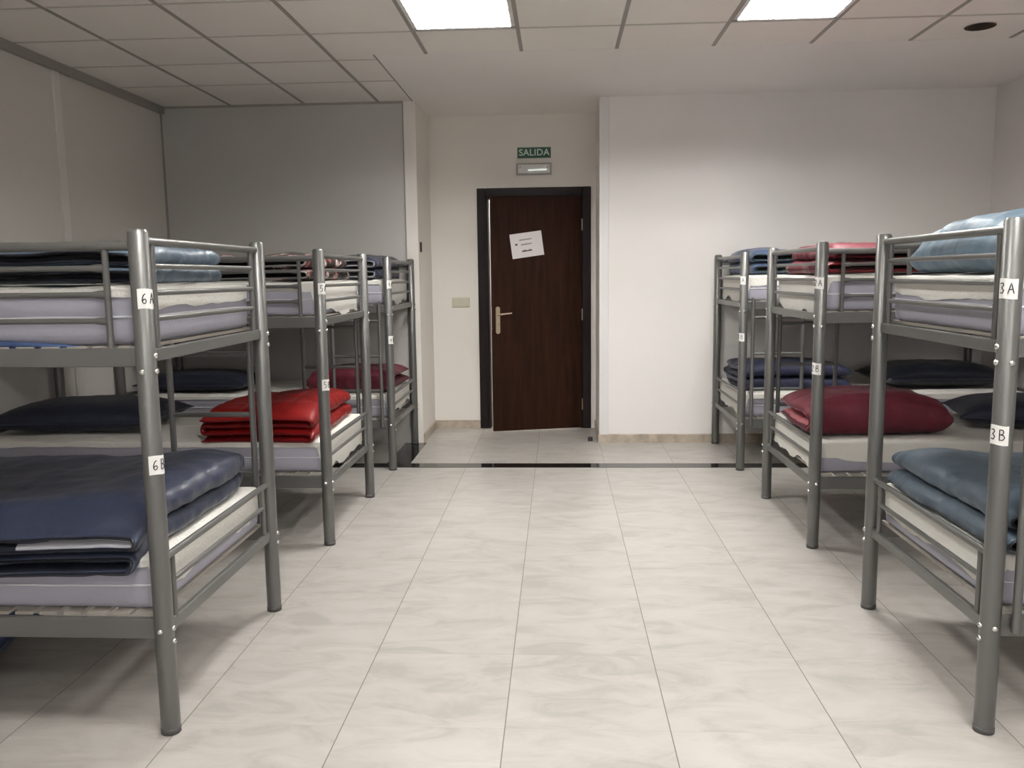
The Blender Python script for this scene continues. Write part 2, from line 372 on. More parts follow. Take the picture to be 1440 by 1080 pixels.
# notice taped to the door
PN = .0372
def paper_pt(u, v, d=0):   # u across (towards handle = left in view -> a larger), v up
    t = math.radians(7.5); uu = u*cos(t)-v*sin(t); vv = u*sin(t)+v*cos(t)
    return D(.487-uu, PN+d, 1.628+vv)
q = MB(); W2, H2 = .140, .104; nu = 8
vs = []; 
for j in range(nu+1):
    for i in range(nu+1):
        u = -W2+2*W2*i/nu; v = -H2+2*H2*j/nu; lift = .004*(abs(u)/W2)**4*(abs(v)/H2)**4+.0006
        vs.append(paper_pt(u, v, lift))
q.add(vs, [(j*(nu+1)+i, j*(nu+1)+i+1, (j+1)*(nu+1)+i+1, (j+1)*(nu+1)+i) for j in range(nu) for i in range(nu)])
note = q.build('paper_notice', M_PAPER); tag(note, 'white paper notice with three lines of black writing taped crooked on the door', 'notice')
random.seed(4)
q = MB()
def scribble(u0, u1, v, h, th, slope=0.02):
    n = int((u1-u0)/.0085)
    for k in range(n):
        a = u0+(u1-u0)*k/n; hh = h*random.choice((.6, .6, .8, 1.0)); b = a+.0062
        vv = v+slope*(a-u0); pts = [(a, vv-h*.4), (a+.001, vv-h*.4+hh), (b-.001, vv-h*.4+hh*random.uniform(.5, 1)), (b, vv-h*.4), (a+.003, vv-h*.1)]
        for p, r in zip(pts[:-1], pts[1:]):
            d = Vector((r[0]-p[0], r[1]-p[1])); 
            if d.length < 1e-5: continue
            nn = Vector((-d.y, d.x)).normalized()*th
            q.add([paper_pt(p[0]+nn.x, p[1]+nn.y, .0012), paper_pt(r[0]+nn.x, r[1]+nn.y, .0012), paper_pt(r[0]-nn.x, r[1]-nn.y, .0012), paper_pt(p[0]-nn.x, p[1]-nn.y, .0012)], [(0, 1, 2, 3)], 0, False)
for args in ((-.062, .050, .046, .014, .0011), (-.050, .045, .006, .013, .0012), (-.048, .040, -.050, .017, .0019), (-.100, -.078, .014, .022, .0026)):
    q = MB(); scribble(*args); q.build('lettering', M_INK, note)


# ------------------------------------------------------------------ exit sign, emergency light, switch ...
def text_mesh(name, s, size, m, mat4, parent, extrude=.0008, offset=.0):
    cu = bpy.data.curves.new(name, 'FONT'); cu.body = s; cu.size = size; cu.align_x = 'CENTER'; cu.align_y = 'CENTER'; cu.extrude = extrude; cu.offset = offset
    cu.space_character = 1.06
    o = bpy.data.objects.new(name, cu); C.objects.link(o); bpy.context.view_layer.update()
    me = bpy.data.meshes.new_from_object(o.evaluated_get(bpy.context.evaluated_depsgraph_get())); bpy.data.objects.remove(o)
    me.transform(mat4); me.materials.clear(); me.materials.append(m)
    o = bpy.data.objects.new(name, me); C.objects.link(o)
    if parent: o.parent = parent; o.matrix_parent_inverse = parent_inv(parent)
    return o
RXM = Matrix.Rotation(pi/2, 4, 'X')
SXc, SZc = -.033, 2.420
sgn = boxobj('exit_sign', (SXc-.146, YD-.006, SZc-.047), (SXc+.146, YD, SZc+.047), M_GREEN, None, .001)
tag(sgn, 'small green exit sign reading SALIDA on the wall above the door', 'exit sign')
text_mesh('lettering', 'SALIDA', .077, mat('sign_letter', (.62, .72, .66, 1), .5), Matrix.Translation((SXc, YD-.0068, SZc)) @ RXM, sgn, offset=.0012)
q = MB()
for a, b in (((-.144, -.045), (.144, -.0435)), ((-.144, .0435), (.144, .045)), ((-.144, -.0435), (-.1425, .0435)), ((.1425, -.0435), (.144, .0435))):
    q.box((SXc+a[0], YD-.0072, SZc+a[1]), (SXc+b[0], YD-.006, SZc+b[1]))
q.build('border', MATS['sign_letter'], sgn)
EX, EZ = -.035, 2.280
em = empty('emergency_light', (EX, YD, EZ)); tag(em, 'rectangular grey emergency light below the green exit sign', 'emergency light')
q = MB(); q.box((EX-.152, YD-.034, EZ-.050), (EX+.152, YD, EZ+.050)); q.build('housing', M_GREYP, em, .004)
q = MB(); q.box((EX-.140, YD-.044, EZ-.038), (EX+.140, YD-.034, EZ+.038)); q.build('lens', mat('ribbed_lens', (.62, .62, .60, 1), .25, bump=.2, bscale=8, stretch=(30, 1, 1)), em, .004)
q = MB(); q.tube([(EX-.05, YD-.046, EZ-.012), (EX+.112, YD-.046, EZ-.008)], .0065, 10); q.build('lamp_tube', mat('glowing_lens', (.8, .85, .8, 1), .2, emit=(.9, 1, .93, 1), estr=.55), em)  # tube is unlit; weak emission imitates the bright highlight on it
for sx_ in (-.118, .118):
    q = MB(); q.lathe((EX+sx_, YD-.044, EZ+.012), (0, -1, 0), [(.006, 0), (.006, .003), (.0001, .004)], 14); q.build('screw', M_TRIMG, em)
q = MB(); q.box((-.775, YD-.010, 1.090), (-.615, YD, 1.180))
sw = q.build('light_switch', M_IVORY, None, .004); tag(sw, 'ivory double light switch on the wall left of the door', 'light switch')
for a, b in ((-.765, -.697), (-.693, -.625)):
    q = MB(); q.box((a, YD-.015, 1.100), (b, YD-.010, 1.170)); q.build('rocker', M_IVORY, sw, .002)
q = MB(); q.box((RX0, 4.455, 1.565), (RX0+.014, 4.490, 1.645))
o = q.build('wall_bracket', M_BLACK, None, .003); tag(o, 'small black bracket on the side wall beside the far left bunk', 'bracket')
q = MB(); q.lathe((.428, 4.47, 0), (0, 0, 1), [(.020, 0.0005), (.020, .028), (.016, .034), (.0001, .034)], 20)
o = q.build('door_stop', M_BLACK); tag(o, 'small black door stop on the floor near the alcove corner', 'door stop')

# ------------------------------------------------------------------ bunk beds
STROKES = {
 '6': [[(.72, .95), (.45, .8), (.28, .5), (.27, .22), (.45, .03), (.68, .08), (.78, .27), (.68, .44), (.45, .42), (.3, .28)]],
 'A': [[(.12, 0), (.5, 1), (.88, 0)], [(.27, .38), (.75, .38)]],
 'B': [[(.2, 0), (.2, 1), (.6, .97), (.7, .78), (.58, .56), (.22, .52)], [(.22, .52), (.7, .47), (.84, .25), (.66, .03), (.2, 0)]],
 '5': [[(.8, 1), (.28, .98), (.25, .55), (.6, .58), (.8, .33), (.62, .04), (.2, .04)]],
 '4': [[(.6, 1), (.2, .4), (.85, .4)], [(.65, .7), (.65, 0)]],
 '3': [[(.2, .92), (.6, 1), (.78, .78), (.45, .54), (.8, .3), (.6, .02), (.18, .08)]],
 '2': [[(.2, .8), (.5, 1), (.78, .75), (.2, 0), (.82, .02)]],
 '1': [[(.3, .75), (.55, 1), (.55, 0)]],
}
PR = .0285      # post radius
def number_tag(c, z, ang, text, parent, wdt=.060, hgt=.056):
    R = PR+.0008; q = MB(); n = 14; vs = []
    for k in range(n+1):
        a = ang+(k/n-.5)*wdt/R
        for zz in (z-hgt/2, z+hgt/2): vs.append((c[0]+R*cos(a), c[1]+R*sin(a), zz+.0015*sin(k*.4)))
    q.add(vs, [(2*k, 2*k+2, 2*k+3, 2*k+1) for k in range(n)])
    o = q.build('number_tag', M_TAG, parent)
    q = MB(); R2 = R+.0006; ch = .030; cw = .020
    def pt(u, v, side): a = ang+u/R; return Vector((c[0]+R2*cos(a), c[1]+R2*sin(a), z+v))
    for ci, chh in enumerate(text):
        ox = (-cw*1.12 if ci == 0 else cw*.12)
        for st in STROKES[chh]:
            pts = []
            for (a, b) in zip(st[:-1], st[1:]):
                for t in range(4): pts.append((a[0]+(b[0]-a[0])*t/4, a[1]+(b[1]-a[1])*t/4))
            pts.append(st[-1])
            P = [pt(ox+p[0]*cw, (p[1]-.45)*ch, 0) for p in pts]
            q.tube(P, .0014, 5)
    q.build('lettering', M_INK, o)

def bed(s, x0, y0, ladder, digit, label, group):
    def P(lx, ly, z): return Vector((x0+s*lx, y0+ly, z))
    LX, LY, HT = 1.95, .94, 1.503
    t = empty('bunk_bed', (x0+s*LX/2, y0+LY/2, 0)); tag(t, label, 'bunk bed', group)
    for lx in (0, LX):
        for ly in (0, LY):
            q = MB(); c = P(lx, ly, 0)
            q.lathe(c, (0, 0, 1), [(PR-.001, .018), (PR, .02), (PR, HT-.004), (PR-.004, HT), (PR-.005, HT+.002)], 28)
            po = q.build('post', M_METAL, t)
            q = MB(); q.lathe(c, (0, 0, 1), [(.001, .0005), (PR+.0008, .0005), (PR+.0008, .018), (PR-.001, .0185)], 24); q.build('foot_cap', M_FOOT, po)
            q = MB(); q.lathe(c, (0, 0, 1), [(PR-.0045, HT+.0005), (PR-.005, HT+.0035), (.002, HT+.006), (.0001, HT+.006)], 24); q.build('top_cap', M_METAL, po)
    # side rails and end rails
    for ly in (0, LY):
        for z0, z1 in ((1.118, 1.172), (.300, .362)):
            q = MB(); a = P(PR-.004, ly-.011, z0); b = P(LX-PR+.004, ly+.011, z1); q.box(a, b)
            q.build('side_rail', M_METAL, t, .003)
    for lx in (0, LX):
        for z0, z1 in ((1.128, 1.166), (.305, .343)):
            q = MB(); q.box(P(lx-.010, PR-.004, z0), P(lx+.010, LY-PR+.004, z1)); q.build('end_rail', M_METAL, t, .004)
        # upper end panel
        q = MB(); q.tube([P(lx, PR-.003, 1.476), P(lx, LY-PR+.003, 1.476)], .0125, 14)
        for ly in (.075, LY-.075): q.tube([P(lx, ly, 1.166), P(lx, ly, 1.470)], .0095, 12)
        for z in (1.405, 1.327, 1.252): q.tube([P(lx, .075, z), P(lx, LY-.075, z)], .0085, 12)
        q.build('end_panel', M_METAL, t)
        q = MB(); q.tube([P(lx, PR-.003, .538), P(lx, LY-PR+.003, .538)], .0115, 14)
        for ly in (.075, LY-.075): q.tube([P(lx, ly, .340), P(lx, ly, .532)], .0095, 12)
        q.tube([P(lx, .075, .455), P(lx, LY-.075, .455)], .0085, 12)
        q.build('end_panel', M_METAL, t)
    # guard rails
    lad_y = 0 if ladder == 'near' else LY; full_y = LY-lad_y
    def bars(q, ly, a, b):
        for z in (1.400, 1.325, 1.250):
            xs = [a, a+.010, a+.028, a+.045, b-.045, b-.028, b-.010, b]
            q.tube([P(x, ly, z) for x in xs], [.0125, .0125, .011, .008, .008, .011, .0125, .0125], 12, sq=(1, .7))
        for x in (a, b): q.tube([P(x, ly, 1.172), P(x, ly, 1.452), P(x, ly, 1.462)], [.0095, .0095, .014], 12)
    q = MB(); q.tube([P(PR-.003, full_y, 1.462), P(LX-PR+.003, full_y, 1.462)], .0145, 14); bars(q, full_y, .100, .97); bars(q, full_y, .975, 1.85)
    q.build('guard_rail', M_METAL, t)
    q = MB(); q.tube([P(.66, lad_y, 1.462), P(LX-PR+.003, lad_y, 1.462)], .0145, 14); bars(q, lad_y, .67, 1.25); bars(q, lad_y, 1.255, 1.85)
    q.build('guard_rail', M_METAL, t)
    # ladder, hooked on the upper side rail
    yo = lad_y + (-.026 if ladder == 'near' else .026); rail_c = lad_y
    lad = None
    for lx in (.060, .395):
        q = MB(); q.tube([P(lx, yo, .318), P(lx, yo, 1.180)], .0125, 14)
        q.tube([P(lx, yo, 1.172), P(lx, yo, 1.188), P(lx, (yo+rail_c)/2, 1.194), P(lx, rail_c, 1.188), P(lx, rail_c, 1.176)], .006, 8)
        if lad is None:
            lad = q.build('ladder', M_METAL, t)
        else: q.build('upright', M_METAL, lad)
    for z in (1.065, .818, .575, .345):
        if z < .4: continue
        q = MB(); q.tube([P(.060, yo, z), P(.395, yo, z)], .0105, 12); q.build('rung', M_METAL, lad)
    # slats
    for zb in (.362, 1.166):
        q = MB(); n = 25
        for i in range(n):
            lx = .06+i*(LX-.12)/(n-1)
            vs = []; K = 8
            for k in range(K+1):
                ly = .012+(LY-.024)*k/K; h = .010*sin(pi*k/K)*0
                for dx, dz in ((-.027, 0), (.027, 0), (.027, .010), (-.027, .010)): vs.append(P(lx+dx, ly, zb+h+dz))
            fs = [(4*k+a, 4*k+(a+1) % 4, 4*k+4+(a+1) % 4, 4*k+4+a) for k in range(K) for a in range(4)]+[(3, 2, 1, 0), (4*K, 4*K+1, 4*K+2, 4*K+3)]
            q.add(vs, fs, 0, False)
        q.build('slat_base', M_SLAT, t)
    # bolts on the aisle posts
    prof = [(.0085, 0), (.0085, .003), (.006, .0065), (.0001, .0075)]
    for ly in (0, LY):
        c = P(0, ly, 0); ax = Vector((-s, 0, 0)); ay = Vector((0, -1 if ly == 0 else 1, 0))
        for z in (1.150, 1.105, .330, .290):
            q = MB(); q.lathe(c+ax*(PR-.001)+Vector((0, 0, z)), ax, prof, 14); q.build('bolt', M_BOLT, t)
        for z in ((1.105, .33) if ly == 0 else (1.15,)):
            q = MB(); q.lathe(c+ay*(PR-.001)+Vector((0, 0, z)), ay, prof, 14); q.build('bolt', M_BOLT, t)
    ang = math.radians(-29) if s < 0 else math.radians(218)
    c = P(0, 0, 0)
    for zz, l in ((1.312, 'A'), (.832 if s < 0 else .90, 'B')):
        zz2 = zz if not (digit in '14') else (1.315 if l == 'A' else .93)
        number_tag(c, zz2, ang, digit+l, t)
    return t

XLB, XRB = -1.015, 1.430
YBED = {('L', 1): -.050, ('L', 2): 1.745, ('L', 3): 3.425, ('R', 1): .035, ('R', 2): 1.740, ('R', 3): 3.425}
SG = {'L': -1, 'R': 1}; X0 = {'L': XLB, 'R': XRB}
WORD = {('L', 1): 'nearest left bunk', ('L', 2): 'middle left bunk', ('L', 3): 'farthest left bunk', ('R', 1): 'nearest right bunk', ('R', 2): 'middle right bunk', ('R', 3): 'farthest right bunk'}
BEDG = 'grey metal bunk beds along the aisle'
bed(-1, XLB, YBED['L', 1], 'far', '6', 'grey tubular steel bunk bed nearest on the left, tagged with a 6', BEDG)
bed(-1, XLB, YBED['L', 2], 'far', '5', 'grey tubular steel bunk bed, middle of the left row, holding the bright red comforter', BEDG)
bed(-1, XLB, YBED['L', 3], 'near', '4', 'grey steel bunk bed at the far end of the left row, beside the alcove', BEDG)
bed(1, XRB, YBED['R', 1], 'near', '3', 'grey tubular steel bunk bed nearest on the right, under the puffy light blue comforter', BEDG)
bed(1, XRB, YBED['R', 2], 'far', '2', 'grey tubular steel bunk bed, middle of the right row, burgundy comforters on both levels', BEDG)
bed(1, XRB, YBED['R', 3], 'near', '1', 'grey steel bunk bed at the far end of the right row, by the wall', BEDG)

# ------------------------------------------------------------------ mattresses
def mattress(side, k, level, label, skirt_near=.03, skirt_end=.05, seed=0):
    s, x0, y0 = SG[side], X0[side], YBED[side, k]
    zb, th = (.374, .152) if level == 0 else (1.178, .160)
    lx0, lx1, ly0, ly1 = .030, 1.915, .034, .906
    R = .035; nseg = 5
    # perimeter of a rounded rectangle with many points
    def perim(inset=0.):
        pts = []; r = max(.004, R-inset)
        cs = [(lx0+R, ly0+R, pi), (lx1-R, ly0+R, 1.5*pi), (lx1-R, ly1-R, 0), (lx0+R, ly1-R, .5*pi)]
        for i, (cx, cy_, a0) in enumerate(cs):
            for j in range(nseg+1):
                a = a0+(pi/2)*j/nseg; pts.append((cx+r*cos(a), cy_+r*sin(a)))
            nx_ = cs[(i+1) % 4]; a1 = a0+pi/2
            p0 = (cx+r*cos(a1), cy_+r*sin(a1)); p1 = (nx_[0]+r*cos(a1), nx_[1]+r*sin(a1)); K = 40 if i % 2 == 0 else 24
            for j in range(1, K): pts.append((p0[0]+(p1[0]-p0[0])*j/K, p0[1]+(p1[1]-p0[1])*j/K))
        return pts
    def W(p, z): return Vector((x0+s*p[0], y0+p[1], z))
    def wob(p, z, a=.0035): return a*noise.noise(Vector((p[0]*5, p[1]*5, z*9+seed*7)))
    rings = []
    for inset, z in ((.016, 0), (.004, .008), (0, .02), (-.003, .05), (-.001, th*.5-.004), (-.001, th*.5+.004), (-.003, th*.7), (0, th-.02), (.006, th-.008), (.018, th)):
        rings.append((inset, z))
    q = MB(); vs = []; n = None
    for inset, z in rings:
        P = perim(inset); n = len(P)
        for p in P:
            vs.append(W(p, zb+z+wob(p, z)))
    fs = [(i*n+k_, i*n+(k_+1) % n, (i+1)*n+(k_+1) % n, (i+1)*n+k_) for i in range(len(rings)-1) for k_ in range(n)]
    fs += [tuple(reversed(range(n))), tuple(range((len(rings)-1)*n, len(rings)*n))]
    q.add(vs, fs)
    for i_ in (-1, -2): q.smooth[i_] = False
    mt = q.build('mattress', M_MATT); tag(mt, label, 'mattress', 'mattresses on the bunks')
    q = MB(); P = perim(-.002)+[perim(-.002)[0]]
    q.tube([W(p, zb+th*.5+wob(p, .5)) for p in P], .0035, 6, cap=False); q.build('piping', M_PIPE, mt)
    # terry cover: top sheet plus a wavy skirt
    q = MB(); vs = []; NR = 6
    P = perim(-.006); n = len(P)
    top = []
    def sk(p):
        near = max(0, 1-(p[1]-ly0)/.03); end = max(0, 1-(p[0]-lx0)/.03); far = max(0, 1-(ly1-p[1])/.03)
        base = max(.014, near*skirt_near, end*skirt_end)
        return base*(1+.35*noise.noise(Vector((p[0]*4+seed, p[1]*4, 3.3)))+.12*noise.noise(Vector((p[0]*17+seed, p[1]*17, 1.3))))
    for j in range(NR+1):
        for p in P:
            d = sk(p)*j/NR; c = Vector((.97-p[0], .47-p[1])); out = .0015*noise.noise(Vector((p[0]*14, p[1]*14, j*.4+seed)))
            q2 = (p[0]-c.x*out*2, p[1]-c.y*out*2)
            vs.append(W(q2, zb+th+.004-d))
    fs = [(j*n+k_, (j+1)*n+k_, (j+1)*n+(k_+1) % n, j*n+(k_+1) % n) for j in range(NR) for k_ in range(n)]
    # top grid by inset rings towards the middle
    base0 = len(vs); lastidx = 0
    ins = [.008, .03, .08, .16, .26, .36, .425]
    def shrink(p, d): return (min(max(p[0], lx0+d), lx1-d), min(max(p[1], ly0+d), ly1-d))
    for ii, d in enumerate(ins):
        for p in P:
            pp = shrink(p, d); vs.append(W(pp, zb+th+.006+min(.006, d*.2)+.006*noise.noise(Vector((pp[0]*5+seed, pp[1]*5, 0)))+.002*noise.noise(Vector((pp[0]*22, pp[1]*22, seed)))))
        a = (0 if ii == 0 else base0+(ii-1)*n); b = base0+ii*n
        fs += [(a+k_, a+(k_+1) % n, b+(k_+1) % n, b+k_) for k_ in range(n)]
    fs.append(tuple(range(base0+(len(ins)-1)*n, base0+len(ins)*n)))
    q.add(vs, fs); q.smooth[-1] = False
    o = q.build('fitted_cover', M_PROT, mt); o['label'] = 'white terry fitted cover'
    me = o.data; bm_ = bmesh.new(); bm_.from_mesh(me); bmesh.ops.remove_doubles(bm_, verts=bm_.verts, dist=.0002); bmesh.ops.recalc_face_normals(bm_, faces=bm_.faces); bm_.to_mesh(me); bm_.free()
    bm_ = bmesh.new(); bm_.from_mesh(mt.data); bmesh.ops.recalc_face_normals(bm_, faces=bm_.faces); bm_.to_mesh(mt.data); bm_.free()
    return mt
ML = [
 ('L', 1, 1, 'lavender-grey mattress with white cover on the upper level of the nearest left bunk', .02, .05),
 ('L', 1, 0, 'lavender-grey mattress under the big navy comforter, lower level of the nearest left bunk', .02, .09),
 ('L', 2, 1, 'mattress with white cover on the upper level of the middle left bunk', .035, .145),
 ('L', 2, 0, 'mattress under the bright red comforter, lower level of the middle left bunk', .02, .135),
 ('L', 3, 1, 'mattress under the dark navy comforter, upper level of the farthest left bunk', .02, .135),
 ('L', 3, 0, 'mattress under the burgundy comforter, lower level of the farthest left bunk', .02, .135),
 ('R', 1, 1, 'mattress with cream cover on the upper level of the nearest right bunk', .03, .055),
 ('R', 1, 0, 'mattress under the slate blue comforter, lower level of the nearest right bunk', .03, .085),
 ('R', 2, 1, 'mattress on the upper level of the middle right bunk', .02, .145),
 ('R', 2, 0, 'mattress with white cover hanging low, lower level of the middle right bunk', .075, .135),
 ('R', 3, 1, 'mattress with white cover on the upper level of the farthest right bunk', .05, .145),
 ('R', 3, 0, 'mattress under the royal blue comforter, lower level of the farthest right bunk', .03, .135)]
for i, (a, b, c, lab, sn, se) in enumerate(ML): mattress(a, b, c, lab, sn, se, seed=i*1.7)

# ------------------------------------------------------------------ comforters
def comforter(name, label, cx, cy_, z, L, Wd, layers, pitch, rotdeg, mo, mi_, mp=None, seed=0., group='folded comforters on the bunks',
              hump=.3, droop=0., piping=True, wrinkle=1., stag=.045, noise_amp=.017, lining=None, cat='comforter', edge_t=.3, puff=0.0):
    """A quilt folded in a zigzag: the first fold is at +u. (cx, cy_) is the centre of the fold edge at +u; u runs inwards as -u."""
    rot = math.radians(rotdeg); cu, su = cos(rot), sin(rot)
    rnd = random.Random(seed)
    path = []
    nl = 44
    ends_p = [rnd.uniform(-stag, 0) for _ in range(layers)]; ends_m = [-L+rnd.uniform(0, stag) for _ in range(layers)]
    r = pitch/2
    for l in range(layers):
        zc = pitch*(l+.5); fwd_ = (l % 2 == 0)
        a = ends_m[l] if fwd_ else ends_p[l-1]-r; 
        fp = ends_p[l] if fwd_ else ends_p[l-1]; fm = ends_m[l-1] if (fwd_ and l > 0) else (ends_m[l])
        u0, u1 = (fm+r, fp-r) if fwd_ else (fp-r, ends_m[l]+r)
        for i in range(nl+1): path.append((u0+(u1-u0)*i/nl, zc))
        if l < layers-1:
            for i in range(1, 9):
                a = pi*i/9; sgn_ = 1 if fwd_ else -1
                path.append((u1+sgn_*r*1.05*sin(a), zc+r*(1-cos(a))))
    N = len(path); seg = [0]
    for a, b in zip(path[:-1], path[1:]): seg.append(seg[-1]+sqrt((a[0]-b[0])**2+(a[1]-b[1])**2))
    nrm = []
    for i in range(N):
        a = path[max(0, i-1)]; b = path[min(N-1, i+1)]; d = (b[0]-a[0], b[1]-a[1]); l_ = sqrt(d[0]**2+d[1]**2) or 1; nrm.append((d[1]/l_, -d[0]/l_))
    nv = 40; vlist = []
    for j in range(nv+1):
        t = j/nv; vlist.append(.5*(1-cos(pi*t))*.6+.4*t)
    Htot = pitch*layers
    def warp(u, v, zz):
        fr = zz/Htot
        # outer rounding of the top towards the edges, sag of the free corners, slow random drift
        ev = min(v, Wd-v); eu = min(-u, u+L) if u < 0 else 0
        k = (1-exp(-max(ev, 0)/.07))*(1-.5*exp(-max(-u, 0)/.05))
        zz2 = zz*(.87+.13*k) + hump*pitch*fr*exp(-((u+.16)/.16)**2)*(.4+.6*k) + puff*fr*sin(pi*min(1, max(0, v/Wd)))
        zz2 -= droop*exp(-(max(v, 0)/.075)**2)
        P_ = Vector((u*3.2+seed*3.1, v*3.2, zz*2.0+seed))
        du = noise_amp*1.6*noise.noise(P_); dv = noise_amp*1.6*noise.noise(P_+Vector((9, 2, 4))); dz = noise_amp*.8*fr*noise.noise(P_*1.7+Vector((3, 8, 1)))
        dv += (.02*sin(u*5+seed)+.012*sin(zz*60+seed*2))*min(1, 1)
        return u+du, v+dv, max(0.004-2*droop*exp(-(max(v, 0)/.075)**2), zz2+dz)
    def W3(u, v, zz):
        u, v, zz = warp(u, v, zz); v -= Wd/2
        return Vector((cx+u*cu-v*su, cy_+u*su+v*cu, z+zz))
    q = MB(); vs = []
    def thick(i, v):
        ev = min(v, Wd-v); es = min(seg[i], seg[-1]-seg[i])
        k = sqrt(min(1, max(0, ev)/.055)) if ev < .055 else 1
        k2 = sqrt(min(1, es/.05)) if es < .05 else 1
        qs = (seg[i] % .26)-.13
        pin = 1-.35*exp(-(qs/.012)**2)
        return pitch*.47*(edge_t+(1-edge_t)*k*k2)*pin
    for sd in (1, -1):
        for i in range(N):
            for j, vv in enumerate(vlist):
                v = vv*Wd; th = thick(i, v)
                wr = wrinkle*.0060*noise.noise(Vector((seg[i]*9+seed, v*26, sd*5.)))+wrinkle*.002*noise.noise(Vector((seg[i]*34, v*40+seed, sd*2.)))
                # gathers radiating from the folds
                dfold = min(abs(path[i][0]), abs(path[i][0]+L)); wr += wrinkle*.0085*exp(-dfold/.09)*noise.noise(Vector((v*24+seed, sd*1.3, seg[i]*2.)))
                u_ = path[i][0]+nrm[i][0]*(th*sd+wr*sd); z_ = path[i][1]+nrm[i][1]*(th*sd+wr*sd)
                vs.append(W3(u_, v, z_))
    M_ = nv+1; A0 = 0; B0 = N*M_
    fo = [(A0+i*M_+j, A0+i*M_+j+1, A0+(i+1)*M_+j+1, A0+(i+1)*M_+j) for i in range(N-1) for j in range(nv)]
    fi = [(B0+i*M_+j, B0+(i+1)*M_+j, B0+(i+1)*M_+j+1, B0+i*M_+j+1) for i in range(N-1) for j in range(nv)]
    rim = []
    for i in range(N-1):
        rim.append((A0+i*M_, A0+(i+1)*M_, B0+(i+1)*M_, B0+i*M_)); rim.append((A0+i*M_+nv, B0+i*M_+nv, B0+(i+1)*M_+nv, A0+(i+1)*M_+nv))
    for j in range(nv):
        rim.append((A0+j, B0+j, B0+j+1, A0+j+1)); e = (N-1)*M_; rim.append((A0+e+j, A0+e+j+1, B0+e+j+1, B0+e+j))
    q.add(vs, [], 0); 
    for fset, mi in ((fo, 0), (fi, 1), (rim, 0)):
        for f in fset: q.f.append(f); q.m.append(mi); q.smooth.append(True)
    if lining:                       # the pale inner face shows inside the uppermost fold only
        nfo = len(fo); c0 = nl*(layers-1)+8*(layers-2); 
        for a_ in range(len(fi)):
            seg_i = a_//nv
            if c0-14 < seg_i < c0+22 and a_ % nv < 8: q.m[nfo+a_] = 2
    o = q.build(name, [mo, mi_]+([lining] if lining else [])); tag(o, label, cat, group)
    bm_ = bmesh.new(); bm_.from_mesh(o.data); bmesh.ops.recalc_face_normals(bm_, faces=bm_.faces); bm_.to_mesh(o.data); bm_.free()
    ss = o.modifiers.new('smooth', 'SUBSURF'); ss.levels = 1; ss.render_levels = 1
    if piping:
        for vv in (.002, Wd-.002):
            q = MB(); pts = [W3(path[i][0], vv-(.004 if vv < .1 else -.004), path[i][1]) for i in range(N)]
            q.tube(pts, .0045, 6); q.build('piping', mp or mo, o)
    return o

F_NAVY = fabric('navy_satin', (38, 44, 63), .4); F_NAVYD = fabric('dark_navy_satin', (14, 17, 27), .3)
F_NAVY2 = fabric('deep_navy_cotton', (23, 27, 44), .6); F_LBLUE = fabric('light_steel_blue_satin', (86, 102, 118), .42)
F_SLATE = fabric('slate_blue_satin', (64, 77, 89), .45); F_RED = fabric('bright_red_satin', (120, 17, 16), .42, .0)
F_REDD = fabric('dark_red_satin', (96, 12, 16), .28, .0); F_BURG = fabric('burgundy_cotton', (86, 18, 34), .6)
F_BURGS = fabric('burgundy_satin', (96, 15, 34), .5); F_PINK = fabric('pink_lining', (176, 104, 112), .5)
F_WHITE = fabric('white_lining', (150, 150, 156), .5); F_BLACK = fabric('black_satin', (16, 16, 18), .22)
F_ROYAL = fabric('royal_blue_cotton', (33, 38, 62), .55); F_TEAL = fabric('dark_teal_satin', (34, 48, 50), .4)
F_GREYW = fabric('grey_piping', (150, 150, 150), .4); F_BLUE2 = fabric('mid_blue_cotton', (56, 74, 112), .6)
def patterned():
    M = bpy.data.materials.new('dark_floral_print'); M.use_nodes = True; N, L = M.node_tree.nodes, M.node_tree.links; b = N['Principled BSDF']
    tc = N.new('ShaderNodeTexCoord'); v = N.new('ShaderNodeTexNoise'); v.inputs['Scale'].default_value = 13; v.inputs['Detail'].default_value = 3; L.new(tc.outputs['Object'], v.inputs[0])
    r = N.new('ShaderNodeValToRGB'); L.new(v.outputs[0], r.inputs[0]); r.color_ramp.interpolation = 'CONSTANT'; e = r.color_ramp.elements
    e[0].position = 0; e[0].color = (.02, .018, .018, 1); e[1].position = .54; e[1].color = (.26, .05, .045, 1)
    x = e.new(.58); x.color = (.55, .50, .48, 1); x = e.new(.67); x.color = (.025, .02, .02, 1)
    L.new(r.outputs[0], b.inputs['Base Color']); b.inputs['Roughness'].default_value = .45
    return M
F_PRINT = patterned()
ZL, ZU = .540, 1.352      # tops of the lower and upper covers
CG = 'folded comforters on the bunks'
def bxy(side, k, lx, ly): return X0[side]+SG[side]*lx, YBED[side, k]+ly
